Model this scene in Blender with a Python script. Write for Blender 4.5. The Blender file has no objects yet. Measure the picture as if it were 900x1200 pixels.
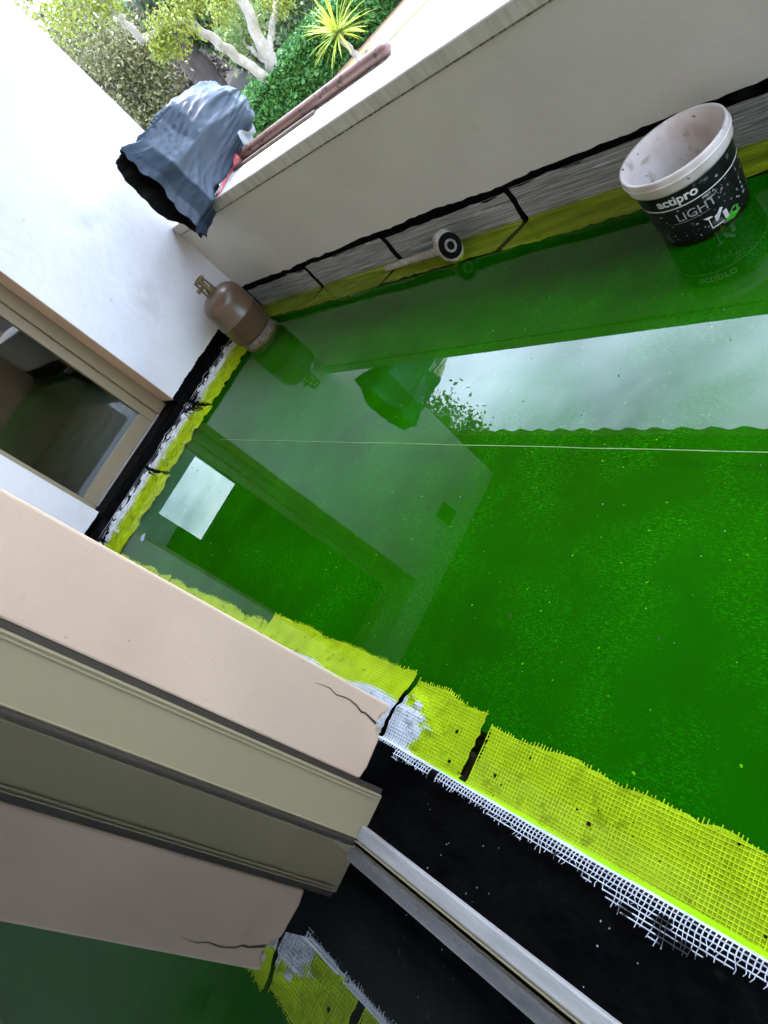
import bpy, bmesh, math, random
import numpy as np
from mathutils import Vector, Matrix, noise as mnoise

scene = bpy.context.scene
col = scene.collection
R_ = math.radians

# ---------------------------------------------------------------- camera
CAM = Vector((4.907, -0.036, 1.5))
CR = ((0.60634218, 0.45821643, -0.64991297),      # image right
      (0.08714773, -0.85065842, -0.5184453),      # image down
      (-0.79041409, 0.25771681, -0.5557226))      # forward
FPX = 797.235
cd = bpy.data.cameras.new('camera'); cam = bpy.data.objects.new('camera', cd); col.objects.link(cam)
cd.sensor_fit = 'VERTICAL'; cd.sensor_height = 24.0; cd.lens = FPX / 1200 * 24.0
cd.clip_start = 0.02; cd.clip_end = 3000
right, down, fwd = (Vector(v) for v in CR)
cam.matrix_world = Matrix(((right.x, -down.x, -fwd.x, CAM.x), (right.y, -down.y, -fwd.y, CAM.y),
                           (right.z, -down.z, -fwd.z, CAM.z), (0, 0, 0, 1)))
scene.camera = cam
scene.render.resolution_x = 768; scene.render.resolution_y = 1024

# ---------------------------------------------------------------- sky and sun
SUN_EL, SUN_AZ = R_(66.5), R_(-6)         # azimuth from +Y towards +X: a high sun over the garden, kept off the floor by the roof
w = bpy.data.worlds.new('World'); scene.world = w; w.use_nodes = True
nt = w.node_tree; nt.nodes.clear()
out = nt.nodes.new('ShaderNodeOutputWorld'); bg = nt.nodes.new('ShaderNodeBackground')
sky = nt.nodes.new('ShaderNodeTexSky'); sky.sky_type = 'NISHITA'; sky.sun_disc = False
sky.sun_elevation = SUN_EL; sky.sun_rotation = SUN_AZ; sky.air_density = 1.0; sky.dust_density = 1.6; sky.ozone_density = 1.0
tc = nt.nodes.new('ShaderNodeTexCoord'); mp = nt.nodes.new('ShaderNodeMapping'); mp.inputs['Scale'].default_value = (1, 1, 2.6)
nz = nt.nodes.new('ShaderNodeTexNoise'); nz.inputs['Scale'].default_value = 2.3; nz.inputs['Detail'].default_value = 6
nz.inputs['Roughness'].default_value = 0.55
rp = nt.nodes.new('ShaderNodeValToRGB'); rp.color_ramp.elements[0].position = 0.34; rp.color_ramp.elements[1].position = 0.66
mx = nt.nodes.new('ShaderNodeMixRGB'); mx.inputs['Color2'].default_value = (16.0, 19.4, 25.5, 1)
L = nt.links.new
L(tc.outputs['Generated'], mp.inputs['Vector']); L(mp.outputs[0], nz.inputs['Vector']); L(nz.outputs['Fac'], rp.inputs[0])
L(rp.outputs[0], mx.inputs['Fac']); L(sky.outputs[0], mx.inputs['Color1']); L(mx.outputs[0], bg.inputs['Color'])
bg.inputs['Strength'].default_value = 0.13; L(bg.outputs[0], out.inputs[0])
sd = bpy.data.lights.new('sun', 'SUN'); sd.energy = 2.0; sd.angle = R_(0.53); sd.color = (1, 0.95, 0.87)
sun = bpy.data.objects.new('sun', sd); col.objects.link(sun)
sdir = Vector((math.sin(SUN_AZ) * math.cos(SUN_EL), math.cos(SUN_AZ) * math.cos(SUN_EL), math.sin(SUN_EL)))
sun.rotation_euler = (-sdir).to_track_quat('-Z', 'Y').to_euler(); sun.location = sdir * 30
vs = scene.view_settings; vs.view_transform = 'Standard'; vs.look = 'None'; vs.gamma = 1.0; vs.use_curve_mapping = False
vs.exposure = 2.55
scene.render.engine = 'CYCLES'
scene.cycles.max_bounces = 8; scene.cycles.transparent_max_bounces = 16; scene.cycles.diffuse_bounces = 5
scene.cycles.glossy_bounces = 6

# ---------------------------------------------------------------- helpers
def ray(px, py):
    return right * ((px - 450) / FPX) + down * ((py - 600) / FPX) + fwd
def far(px, py, d):
    r = ray(px, py); return CAM + r * (d / math.hypot(r.x, r.y))
def link(o): col.objects.link(o); return o
def tag(o, label=None, cat=None, group=None, kind=None):
    if label: o['label'] = label
    if cat: o['category'] = cat
    if group: o['group'] = group
    if kind: o['kind'] = kind
    return o
def empty(name, loc, label, cat, group=None):
    o = link(bpy.data.objects.new(name, None)); o.location = loc; o.empty_display_size = 0.1
    return tag(o, label, cat, group)
class MB:
    def __init__(s): s.v = []; s.f = []
    def add(s, v, f):
        n = len(s.v); s.v += [tuple(p) for p in v]; s.f += [tuple(i + n for i in q) for q in f]; return s
    def box(s, x0, x1, y0, y1, z0, z1):
        return s.add([(x0, y0, z0), (x1, y0, z0), (x1, y1, z0), (x0, y1, z0), (x0, y0, z1), (x1, y0, z1), (x1, y1, z1), (x0, y1, z1)],
                     [(0, 3, 2, 1), (4, 5, 6, 7), (0, 1, 5, 4), (1, 2, 6, 5), (2, 3, 7, 6), (3, 0, 4, 7)])
    def prism(s, loop0, loop1):
        n = len(loop0)
        return s.add(list(loop0) + list(loop1), [tuple(range(n))[::-1], tuple(range(n, 2 * n))] +
                     [(i, (i + 1) % n, n + (i + 1) % n, n + i) for i in range(n)])
    def lathe(s, prof, seg=40, c=(0, 0, 0), closed=False):
        v = []; f = []; n = len(prof)
        for k in range(seg):
            a = 2 * math.pi * k / seg
            for r, z in prof: v.append((c[0] + r * math.cos(a), c[1] + r * math.sin(a), c[2] + z))
        for k in range(seg):
            k2 = (k + 1) % seg
            for i in range(n if closed else n - 1):
                j = (i + 1) % n
                f.append((k * n + i, k2 * n + i, k2 * n + j, k * n + j))
        return s.add(v, f)
    def tube(s, pts, rad, seg=8, cap=True):
        pts = [Vector(p) for p in pts]; n = len(pts)
        rr = rad if isinstance(rad, (list, tuple)) else [rad] * n
        v = []; f = []; up = None
        for i, p in enumerate(pts):
            t = (pts[min(i + 1, n - 1)] - pts[max(i - 1, 0)]).normalized()
            if up is None: up = t.orthogonal().normalized()
            up = (up - t * up.dot(t)).normalized(); b = t.cross(up)
            for k in range(seg):
                a = 2 * math.pi * k / seg; v.append(p + (up * math.cos(a) + b * math.sin(a)) * rr[i])
        for i in range(n - 1):
            for k in range(seg):
                k2 = (k + 1) % seg; f.append((i * seg + k, i * seg + k2, (i + 1) * seg + k2, (i + 1) * seg + k))
        if cap: f += [tuple(range(seg))[::-1], tuple(range((n - 1) * seg, n * seg))]
        return s.add(v, f)
    def grid(s, P):            # P[i][j] points
        n, m = len(P), len(P[0]); v = [p for r in P for p in r]
        return s.add(v, [(i * m + j, (i + 1) * m + j, (i + 1) * m + j + 1, i * m + j + 1) for i in range(n - 1) for j in range(m - 1)])
    def build(s, name, mat, parent=None, smooth=False, bevel=0, fixn=True):
        me = bpy.data.meshes.new(name); me.from_pydata(s.v, [], s.f)
        if fixn:
            bm = bmesh.new(); bm.from_mesh(me); bmesh.ops.recalc_face_normals(bm, faces=bm.faces); bm.to_mesh(me); bm.free()
        me.materials.append(mat)
        if smooth: me.polygons.foreach_set('use_smooth', [True] * len(me.polygons))
        o = link(bpy.data.objects.new(name, me))
        if parent:
            o.parent = parent
            if parent.type == 'EMPTY' or parent.parent or True:
                o.matrix_parent_inverse = world_inv(parent)
        if bevel:
            b = o.modifiers.new('bevel', 'BEVEL'); b.width = bevel; b.segments = 2; b.limit_method = 'ANGLE'; b.angle_limit = R_(40)
        return o
def world_inv(o):
    m = Matrix.Translation(o.location)
    p = o
    mw = o.matrix_basis.copy()
    while p.parent:
        mw = p.parent.matrix_basis @ p.matrix_parent_inverse @ mw; p = p.parent
    return mw.inverted()

def mat(name, c1, c2=None, scale=6.0, rough=0.6, bump=0.0, bscale=60.0, spec=0.5, metal=0.0, spot=None, stretch=None,
        lo=0.35, hi=0.68, detail=6.0, bdist=0.004, coat=0.0):
    m = bpy.data.materials.new(name); m.use_nodes = True; nt = m.node_tree; N = nt.nodes; L = nt.links.new
    b = N['Principled BSDF']; b.inputs['Roughness'].default_value = rough; b.inputs['Metallic'].default_value = metal
    b.inputs['Specular IOR Level'].default_value = spec; b.inputs['Coat Weight'].default_value = coat
    tc = N.new('ShaderNodeTexCoord'); mp = N.new('ShaderNodeMapping'); L(tc.outputs['Object'], mp.inputs[0])
    if stretch: mp.inputs['Scale'].default_value = stretch
    vec = mp.outputs[0]
    c2 = c2 or tuple(x * 0.8 for x in c1)
    n = N.new('ShaderNodeTexNoise'); n.inputs['Scale'].default_value = scale; n.inputs['Detail'].default_value = detail; L(vec, n.inputs['Vector'])
    r = N.new('ShaderNodeMapRange'); r.inputs['From Min'].default_value = lo; r.inputs['From Max'].default_value = hi; L(n.outputs['Fac'], r.inputs['Value'])
    mxx = N.new('ShaderNodeMixRGB'); mxx.inputs['Color1'].default_value = (*c1, 1); mxx.inputs['Color2'].default_value = (*c2, 1)
    L(r.outputs[0], mxx.inputs['Fac']); cur = mxx.outputs[0]
    if spot:                    # list of (colour, scale, threshold, softness)
        for i, (c, sc, th, so) in enumerate(spot):
            n2 = N.new('ShaderNodeTexNoise'); n2.inputs['Scale'].default_value = sc; n2.inputs['Detail'].default_value = 3
            off = N.new('ShaderNodeVectorMath'); off.operation = 'ADD'; off.inputs[1].default_value = (3.1 * i + 1, 7.7 * i, 1.3)
            L(vec, off.inputs[0]); L(off.outputs[0], n2.inputs['Vector'])
            r2 = N.new('ShaderNodeMapRange'); r2.inputs['From Min'].default_value = th; r2.inputs['From Max'].default_value = th + so
            L(n2.outputs['Fac'], r2.inputs['Value'])
            m2 = N.new('ShaderNodeMixRGB'); m2.inputs['Color2'].default_value = (*c, 1); L(cur, m2.inputs['Color1']); L(r2.outputs[0], m2.inputs['Fac'])
            cur = m2.outputs[0]
    L(cur, b.inputs['Base Color'])
    rr = N.new('ShaderNodeMapRange'); rr.inputs['To Min'].default_value = max(0.02, rough - 0.1); rr.inputs['To Max'].default_value = min(1, rough + 0.12)
    L(n.outputs['Fac'], rr.inputs['Value']); L(rr.outputs[0], b.inputs['Roughness'])
    if bump:
        n3 = N.new('ShaderNodeTexNoise'); n3.inputs['Scale'].default_value = bscale; n3.inputs['Detail'].default_value = 5; L(vec, n3.inputs['Vector'])
        bp = N.new('ShaderNodeBump'); bp.inputs['Strength'].default_value = bump; bp.inputs['Distance'].default_value = bdist
        L(n3.outputs['Fac'], bp.inputs['Height']); L(bp.outputs[0], b.inputs['Normal'])
    return m

M = {}
M['white_plaster'] = mat('white_plaster', (.70, .69, .71), (.64, .63, .65), 3, .75, .5, 18, .3, bdist=.006, spot=[((.48, .47, .45), 9, .70, .06), ((.56, .55, .54), 2.5, .60, .15)])
M['grey_plaster'] = mat('grey_plaster', (.54, .525, .475), (.47, .455, .41), 1.6, .8, .45, 30, .3,
                        spot=[((.42, .41, .36), 4.2, .66, .16), ((.12, .12, .10), 38, .77, .02)])
M['beige_plaster'] = mat('beige_plaster', (.60, .425, .30), (.52, .365, .26), 3, .8, .3, 190, .25, bdist=.002, spot=[((.42, .31, .23), 4, .64, .14), ((.30, .23, .17), 70, .75, .02)])
M['mortar'] = mat('mortar', (.42, .37, .30), (.26, .22, .17), 40, .9, .8, 90, .2)
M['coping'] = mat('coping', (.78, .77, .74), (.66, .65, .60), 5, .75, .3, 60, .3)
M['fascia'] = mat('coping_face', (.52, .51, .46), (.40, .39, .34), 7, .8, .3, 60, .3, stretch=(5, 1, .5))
M['drip'] = mat('drip_groove', (.06, .055, .045), (.35, .33, .28), 22, .9, 0, 10, .2, stretch=(3, 1, 1))
M['bitumen'] = mat('black_membrane', (.0010, .0010, .0011), (.0026, .0026, .0027), 10, .5, .9, 16, .03, bdist=.02,
                   spot=[((.010, .010, .011), 9, .66, .06)])
M['frame'] = mat('olive_aluminium', (.30, .24, .135), (.235, .19, .105), 1.4, .42, .1, 20, .4, stretch=(.5, .5, .3))
M['sill'] = mat('worn_grey_sill', (.40, .365, .33), (.29, .265, .24), 9, .5, .25, 90, .4, stretch=(.5, 4, 4), spot=[((.16, .14, .12), 50, .7, .05)])
M['gasket'] = mat('rubber_gasket', (.045, .033, .020), None, 10, .7)
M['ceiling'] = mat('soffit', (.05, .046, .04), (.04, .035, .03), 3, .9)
M['tile'] = mat('roof_tile', (.36, .30, .22), (.28, .20, .14), 8, .85, .3, 30)
M['gas_paint'] = mat('brown_enamel', (.118, .074, .040), (.090, .056, .030), 7, .33, .12, 30, .5, spot=[((.07, .045, .03), 15, .68, .08)])
M['brass'] = mat('dull_brass', (.28, .22, .10), (.15, .12, .06), 30, .4, .2, 80, .5, metal=.8)
M['rust'] = mat('rusty_foot', (.10, .06, .035), (.20, .19, .16), 40, .8, .5, 80)
M['bucket'] = mat('white_plastic', (.66, .62, .59), (.58, .52, .48), 7, .45, .12, 25, .5, spot=[((.50, .40, .35), 7, .52, .2), ((.40, .33, .28), 19, .60, .1), ((.10, .08, .07), 30, .70, .02)])
M['label'] = mat('black_print', (.004, .004, .0045), (.008, .009, .008), 12, .4, 0, 10, .2, spot=[((.07, .08, .075), 22, .62, .05), ((.30, .30, .30), 60, .70, .02)])
M['ink'] = mat('white_print', (.72, .72, .70), (.5, .5, .5), 30, .5)
M['ink_grey'] = mat('grey_print', (.42, .44, .44), (.2, .2, .2), 60, .5)
M['lime'] = mat('lime_stain', (.10, .55, .03), (.03, .25, .02), 60, .4)
M['tarp'] = mat('slate_plastic', (.034, .053, .080), (.020, .033, .053), 5, .48, .3, 60, .4, bdist=.004)
M['tarp_in'] = mat('black_plastic', (.008, .008, .009), None, 6, .5)
M['clear_bag'] = mat('cloudy_plastic', (.36, .41, .45), (.25, .3, .34), 20, .35, .6, 30, bdist=.02)
M['pole'] = mat('red_brown_tube', (.15, .085, .078), (.105, .06, .055), 9, .5, .15, 60, spot=[((.02, .017, .017), 24, .60, .04)])
M['red'] = mat('red_plastic', (.45, .04, .05), (.5, .25, .24), 20, .45)
M['lath'] = mat('dark_lath', (.06, .045, .04), (.11, .09, .08), 20, .7)
M['pipe'] = mat('mortar_smeared_pipe', (.38, .355, .30), (.22, .205, .165), 45, .85, .5, 80)
M['pipe_ring'] = mat('grey_pipe_rim', (.26, .25, .22), (.15, .145, .125), 60, .8)
M['black'] = mat('black_rubber', (.003, .0028, .0026), None, 10, .7, spec=.08)
M['string'] = mat('pale_string', (.40, .50, .22), (.25, .40, .12), 20, .7)
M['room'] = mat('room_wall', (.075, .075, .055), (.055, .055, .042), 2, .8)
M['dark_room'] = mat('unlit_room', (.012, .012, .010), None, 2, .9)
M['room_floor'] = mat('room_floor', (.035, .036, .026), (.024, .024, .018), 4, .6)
M['blind'] = mat('blind_slat', (.65, .68, .68), None, 4, .5)
M['thread'] = mat('glass_fibre_thread', (.66, .66, .70), (.48, .48, .51), 18, .55, spot=[((.30, .30, .28), 22, .60, .08)])
M['thread_fray'] = mat('tarred_fibre_thread', (.66, .66, .70), (.40, .40, .42), 26, .55, spot=[((.02, .02, .02), 17, .56, .05)])
M['thread_dirty'] = mat('grey_fibre_thread', (.25, .255, .225), (.12, .125, .105), 14, .5, stretch=(.6, 1, 3))
M['fabric'] = mat('coated_fibre_mat', (.58, .60, .55), (.40, .42, .36), 7, .6, .5, 60, bdist=.004, spot=[((.20, .20, .14), 24, .68, .08), ((.10, .12, .06), 60, .70, .04)])
M['fabric_grey'] = mat('dull_fibre_mat', (.42, .43, .41), (.12, .125, .115), 20, .38, 1.0, 40, .6, stretch=(.16, 1, 3.2), spot=[((.52, .53, .52), 26, .62, .06), ((.02, .02, .02), 16, .70, .04)], bdist=.01)
M['fabric_left'] = mat('bright_fibre_mat', (.74, .74, .72), (.36, .36, .30), 26, .55, 1.0, 40, stretch=(2.4, .5, 2), spot=[((.03, .03, .025), 26, .63, .03), ((.78, .78, .80), 40, .60, .04)], bdist=.012)
M['bark_pale'] = mat('pale_bark', (.33, .285, .24), (.20, .17, .135), 7, .9, .8, 14, bdist=.03)
M['bark_dark'] = mat('dark_bark', (.035, .025, .02), (.06, .045, .036), 8, .9, .6, 14)
M['soil'] = mat('leaf_litter', (.030, .023, .018), (.055, .043, .032), 3, .95, .6, 8, bdist=.05)
M['grass'] = mat('lawn', (.13, .17, .05), (.20, .21, .08), .8, .95, .6, 20, bdist=.03)
M['path'] = mat('sand_path', (.30, .25, .11), (.24, .22, .08), 1.2, .95, .3, 20)
M['clay'] = mat('clay_edge', (.24, .12, .065), (.19, .11, .06), 4, .95)
M['brown_scrub'] = mat('dry_twigs', (.10, .078, .06), (.05, .038, .03), 3, .9)

def leafmat(name, c1, c2, trans=.25):
    m = mat(name, c1, c2, 9.0, .5, spec=.3, lo=.3, hi=.7, detail=2)
    nt = m.node_tree; b = nt.nodes['Principled BSDF']; o = nt.nodes['Material Output']
    t = nt.nodes.new('ShaderNodeBsdfTranslucent'); ms = nt.nodes.new('ShaderNodeMixShader'); ms.inputs[0].default_value = trans
    src = b.inputs['Base Color'].links[0].from_socket
    nt.links.new(src, t.inputs['Color']); nt.links.new(b.outputs[0], ms.inputs[1]); nt.links.new(t.outputs[0], ms.inputs[2]); nt.links.new(ms.outputs[0], o.inputs[0])
    return m
M['leaf_hedge'] = leafmat('hedge_leaf', (.018, .070, .010), (.060, .17, .03), .15)
M['leaf_yellow'] = leafmat('yellow_green_leaf', (.24, .25, .030), (.13, .17, .025), .3)
M['leaf_olive'] = leafmat('olive_leaf', (.15, .14, .055), (.08, .08, .03), .2)
M['leaf_dark'] = leafmat('dark_leaf', (.035, .065, .02), (.06, .10, .03), .2)
M['leaf_mid'] = leafmat('mid_green_leaf', (.09, .15, .04), (.16, .21, .06), .3)
M['leaf_spike'] = leafmat('spiky_leaf', (.36, .40, .06), (.26, .34, .05), .3)

# coated floor under the dyed water: green with a woven grain, pale flecks
def floor_mat():
    m = bpy.data.materials.new('green_floor_coating'); m.use_nodes = True; nt = m.node_tree; N = nt.nodes; L = nt.links.new
    b = N['Principled BSDF']; b.inputs['Roughness'].default_value = .7; b.inputs['Specular IOR Level'].default_value = .1
    tc = N.new('ShaderNodeTexCoord')
    def noise(sc, det=4, st=None):
        n = N.new('ShaderNodeTexNoise'); n.inputs['Scale'].default_value = sc; n.inputs['Detail'].default_value = det
        mp = N.new('ShaderNodeMapping'); L(tc.outputs['Object'], mp.inputs[0]); L(mp.outputs[0], n.inputs['Vector'])
        if st: mp.inputs['Scale'].default_value = st
        return n.outputs['Fac']
    def rng(s, a, c, x=0, y=1):
        r = N.new('ShaderNodeMapRange'); r.inputs['From Min'].default_value = a; r.inputs['From Max'].default_value = c
        r.inputs['To Min'].default_value = x; r.inputs['To Max'].default_value = y; L(s, r.inputs['Value']); return r.outputs[0]
    def mix(f, a, c):
        q = N.new('ShaderNodeMixRGB'); L(f, q.inputs['Fac'])
        for s, v in (('Color1', a), ('Color2', c)):
            if isinstance(v, tuple): q.inputs[s].default_value = (*v, 1)
            else: L(v, q.inputs[s])
        return q.outputs[0]
    def mul(a, c):
        q = N.new('ShaderNodeMath'); q.operation = 'MULTIPLY'; L(a, q.inputs[0])
        if isinstance(c, (int, float)): q.inputs[1].default_value = c
        else: L(c, q.inputs[1])
        return q.outputs[0]
    base = mix(rng(noise(1.3, 5), .35, .68), (.0002, .058, .004), (.0003, .092, .006))
    base = mix(mul(rng(noise(2.1, 4), .55, .75), .5), base, (.005, .105, .003))
    patch = rng(noise(4.5, 6), .40, .64)
    fleck = mul(rng(noise(210, 2, (.7, 1.2, 1)), .58, .68), patch)
    base = mix(mul(fleck, .8), base, (.02, .30, .05))
    weave = mul(rng(noise(150, 1, (.35, 1.3, 1)), .54, .62), patch)
    base = mix(mul(weave, .5), base, (.004, .22, .025))
    dots = rng(noise(55, 2), .735, .75)
    base = mix(mul(dots, .7), base, (.30, .55, .22))
    L(base, b.inputs['Base Color'])
    return m
M['floor'] = floor_mat()

def sheet_mat(name, tint, ior, bump=0.0):      # a thin clear sheet: Fresnel mirror over tinted see-through
    m = bpy.data.materials.new(name); m.use_nodes = True; nt = m.node_tree; N = nt.nodes; L = nt.links.new
    N.remove(N['Principled BSDF']); o = N['Material Output']
    t = N.new('ShaderNodeBsdfTransparent'); t.inputs['Color'].default_value = (*tint, 1)
    g = N.new('ShaderNodeBsdfGlossy'); g.inputs['Roughness'].default_value = 0.0
    fr = N.new('ShaderNodeFresnel'); fr.inputs['IOR'].default_value = ior
    ge = N.new('ShaderNodeNewGeometry'); io = N.new('ShaderNodeMapRange')      # same reflectance from either side of the thin sheet
    io.inputs['To Min'].default_value = ior; io.inputs['To Max'].default_value = 1 / ior; L(ge.outputs['Backfacing'], io.inputs['Value']); L(io.outputs[0], fr.inputs['IOR'])
    ms = N.new('ShaderNodeMixShader'); L(fr.outputs[0], ms.inputs[0]); L(t.outputs[0], ms.inputs[1]); L(g.outputs[0], ms.inputs[2]); L(ms.outputs[0], o.inputs[0])
    if bump:
        tc = N.new('ShaderNodeTexCoord'); n = N.new('ShaderNodeTexNoise'); n.inputs['Scale'].default_value = 5; L(tc.outputs['Object'], n.inputs['Vector'])
        bp = N.new('ShaderNodeBump'); bp.inputs['Strength'].default_value = bump; bp.inputs['Distance'].default_value = .002; L(n.outputs['Fac'], bp.inputs['Height'])
        L(bp.outputs[0], g.inputs['Normal']); L(bp.outputs[0], fr.inputs['Normal'])
    return m
M['water'] = sheet_mat('dyed_water', (.87, 1.0, .14), 1.42, .015)
M['glass'] = sheet_mat('window_glass', (.76, .82, .68), 1.65)
M['glass_near'] = sheet_mat('clear_glass', (.80, .86, .80), 2.6)

# ---------------------------------------------------------------- dimensions
W, T = 2.241, 0.381            # parapet inner face, thickness
A = 3.533                      # end of the near wall (window reveal)
H = 3.0                        # soffit
X1 = 8.0                       # balcony runs on to the right, out of frame
WZ = 0.025                     # water level
LZ = 0.104                     # black ledge under the window
UP = 0.2                       # height of the membrane turned up the walls
rnd = random.Random(7)

# ---------------------------------------------------------------- setting: ground, floor, water
def ground_mesh():
    mb = MB(); xs = [-600, -200, -80, -45, -30, -22, -17, -13, -10, -7, -4, 0, 5, 10, 20, 40, 80, 200, 600]
    ys = [-200, -60, -20, -5, 1, 3, 5, 7, 9, 11, 13, 16, 20, 26, 34, 50, 80, 200, 600]
    def z(x, y):
        d = math.hypot(x - 4.9, y); 
        return -0.5 + max(0, min(1, (d - 17) / 30)) * 2.4 * max(0, min(1, (-x + 2) / 8)) if y > 0 else -0.5
    return mb.grid([[(x, y, z(x, y)) for y in ys] for x in xs])
g = ground_mesh().build('garden_ground', M['soil'], smooth=True); tag(g, kind='structure')

fl = MB().box(-.12, X1, -.30, W + .02, -.2, 0).build('balcony_floor', M['floor']); tag(fl, kind='structure')
wt = MB().grid([[(x, y, WZ) for y in (-.0925, W - .001)] for x in (-.05, X1)]).build('water', M['water'], fixn=False); tag(wt, kind='structure')

# ---------------------------------------------------------------- parapet
par = empty('parapet_wall', (2, W, 0), 'grey plastered parapet wall with pale coping along the garden side', 'wall')
MB().box(-.02, X1, W + .012, W + T - .01, -.5, .77).build('core', M['bitumen'], par)
def jag_edge(n, lo, hi, a, b, seed, ctrl=.6):
    r = random.Random(seed); res = []
    for i in range(n + 1):
        t = i / n; x = a + (b - a) * t
        res.append((x, lo + (hi - lo) * (.5 + ctrl * mnoise.noise(Vector((x * 2.1, seed, 0))) + .22 * mnoise.noise(Vector((x * 11, seed, 3))) + r.uniform(-.10, .10))))
    return res
je = jag_edge(260, .212, .243, 0, X1, 3)
mb = MB(); zt = .775
for (xa, za), (xb, zb) in zip(je[:-1], je[1:]):
    mb.add([(xa, W, za), (xb, W, zb), (xb, W, zt), (xa, W, zt), (xa, W + .02, za), (xb, W + .02, zb)], [(0, 1, 2, 3), (0, 4, 5, 1)])
mb.build('plaster', M['grey_plaster'], par, fixn=False)
MB().box(-.02, X1, W + T - .01, W + T, -.5, .77).build('outer_face', M['grey_plaster'], par)
cp = MB().box(0.001, X1, W - .012, W + T + .012, .772, .842).build('coping', M['coping'], par, bevel=.006)
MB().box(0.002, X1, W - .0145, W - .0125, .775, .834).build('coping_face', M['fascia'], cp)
MB().box(0.002, X1, W - .006, W - .0005, .764, .7715).build('drip_groove', M['drip'], par)

# ---------------------------------------------------------------- left wall with tall window
YW = 1.235
lw = empty('side_wall', (0, 1.5, 0), 'white plastered end wall beside the gas cylinder, with a tall window opening', 'wall')
SD = .30
def plaster_block(y0, y1, z0, z1, name, seed, m):
    mb = MB(); n = max(2, int((y1 - y0) / .012)); je = jag_edge(n, z0 - .012, z0 + .014, y0, y1, seed)
    for (ya, za), (yb, zb) in zip(je[:-1], je[1:]):
        mb.add([(0, ya, za), (0, yb, zb), (0, yb, z1), (0, ya, z1), (-SD, ya, za), (-SD, yb, zb)], [(0, 1, 2, 3), (0, 4, 5, 1)])
    mb.add([(0, y0, z0), (-SD, y0, z0), (-SD, y0, z1), (0, y0, z1), (0, y1, z0), (-SD, y1, z0), (-SD, y1, z1), (0, y1, z1)],
           [(0, 1, 2, 3), (4, 5, 6, 7), (1, 2, 6, 5), (2, 3, 7, 6)])
    return mb.build(name, m, lw, fixn=False)
plaster_block(YW, W + T + .012, .185, H, 'wall_face', 5, M['white_plaster'])
plaster_block(-.2, .272, .17, 2.73, 'jamb', 6, M['white_plaster'])
MB().box(-SD, -.001, -.2, YW + .01, 2.73, H).build('lintel', M['white_plaster'], lw)
# beige lining of the far window reveal, a hair proud of it
MB().box(-SD + .001, -.004, YW - .004, YW - .0005, .17, 2.728).build('reveal_lining', M['beige_plaster'], lw)
MB().box(-SD - .02, -.02, -.2, W + T, -.3, .128).build('upstand', M['bitumen'], lw, bevel=.02)
MB().box(-SD - .02, -.022, YW + .01, W + T, .12, .26).build('wall_foot', M['bitumen'], lw)
# small dark wall lamp high on the wall (seen mirrored in the water)
lamp = empty('wall_vent', (0, 1.95, 2.66), 'small dark square vent high on the white end wall', 'vent')
MB().box(.0, .02, 1.87, 2.03, 2.56, 2.76).build('vent_frame', M['gasket'], lamp, bevel=.004)
for k in range(4): MB().box(.02, .032, 1.885, 2.015, 2.585 + k * .045, 2.595 + k * .045).build('vent_slat', M['gasket'], lamp)

win = empty('side_window', (-.28, .65, .13), 'olive framed tall window set into the white end wall', 'window')
fx0, fx1 = -SD - .03, -SD + .03
MB().box(fx0, fx1, .262, .318, .125, 2.73).build('stile', M['frame'], win, bevel=.004)
MB().box(fx0, fx1 + .03, 1.135, YW - .004, .132, 2.73).build('stile', M['frame'], win, bevel=.004)
MB().box(fx0, fx1, 1.062, 1.1345, .127, 2.73).build('stile', M['frame'], win, bevel=.004)
MB().box(fx0 + .01, fx1 - .006, .318, 1.062, .128, .245).build('bottom_rail', M['frame'], win, bevel=.004)
MB().box(fx0 + .01, fx1 - .006, .318, 1.062, 2.62, 2.729).build('top_rail', M['frame'], win, bevel=.004)
MB().box(fx1 - .0055, fx1 + .03, .318, 1.134, .1285, .142).build('sill_lip', M['sill'], win, bevel=.003)
MB().grid([[(-SD, y, z) for z in (.24, 2.63)] for y in (.31, 1.07)]).build('pane', M['glass'], win, fixn=False)
# the room behind that window, with a daylit far window and a half-raised blind
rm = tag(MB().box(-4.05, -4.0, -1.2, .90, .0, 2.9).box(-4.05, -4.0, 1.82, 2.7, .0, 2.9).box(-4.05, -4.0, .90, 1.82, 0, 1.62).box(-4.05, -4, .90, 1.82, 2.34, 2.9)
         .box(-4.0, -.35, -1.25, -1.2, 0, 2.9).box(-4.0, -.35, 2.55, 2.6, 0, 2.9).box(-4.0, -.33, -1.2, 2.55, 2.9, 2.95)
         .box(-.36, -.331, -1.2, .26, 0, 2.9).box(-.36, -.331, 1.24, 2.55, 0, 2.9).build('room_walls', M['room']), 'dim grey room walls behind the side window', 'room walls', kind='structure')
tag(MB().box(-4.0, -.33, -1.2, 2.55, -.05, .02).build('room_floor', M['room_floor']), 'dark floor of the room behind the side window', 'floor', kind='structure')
bl = empty('window_blind', (-3.98, 1.36, 2.3), 'pale slatted blind half raised in the room far window', 'blind')
for k in range(9):
    z = 2.335 - k * .03
    MB().add([(-3.97, .91, z), (-3.95, .91, z - .012), (-3.95, 1.81, z - .012), (-3.97, 1.81, z)], [(0, 1, 2, 3)]).build('slat', M['blind'], bl, fixn=False)

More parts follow.
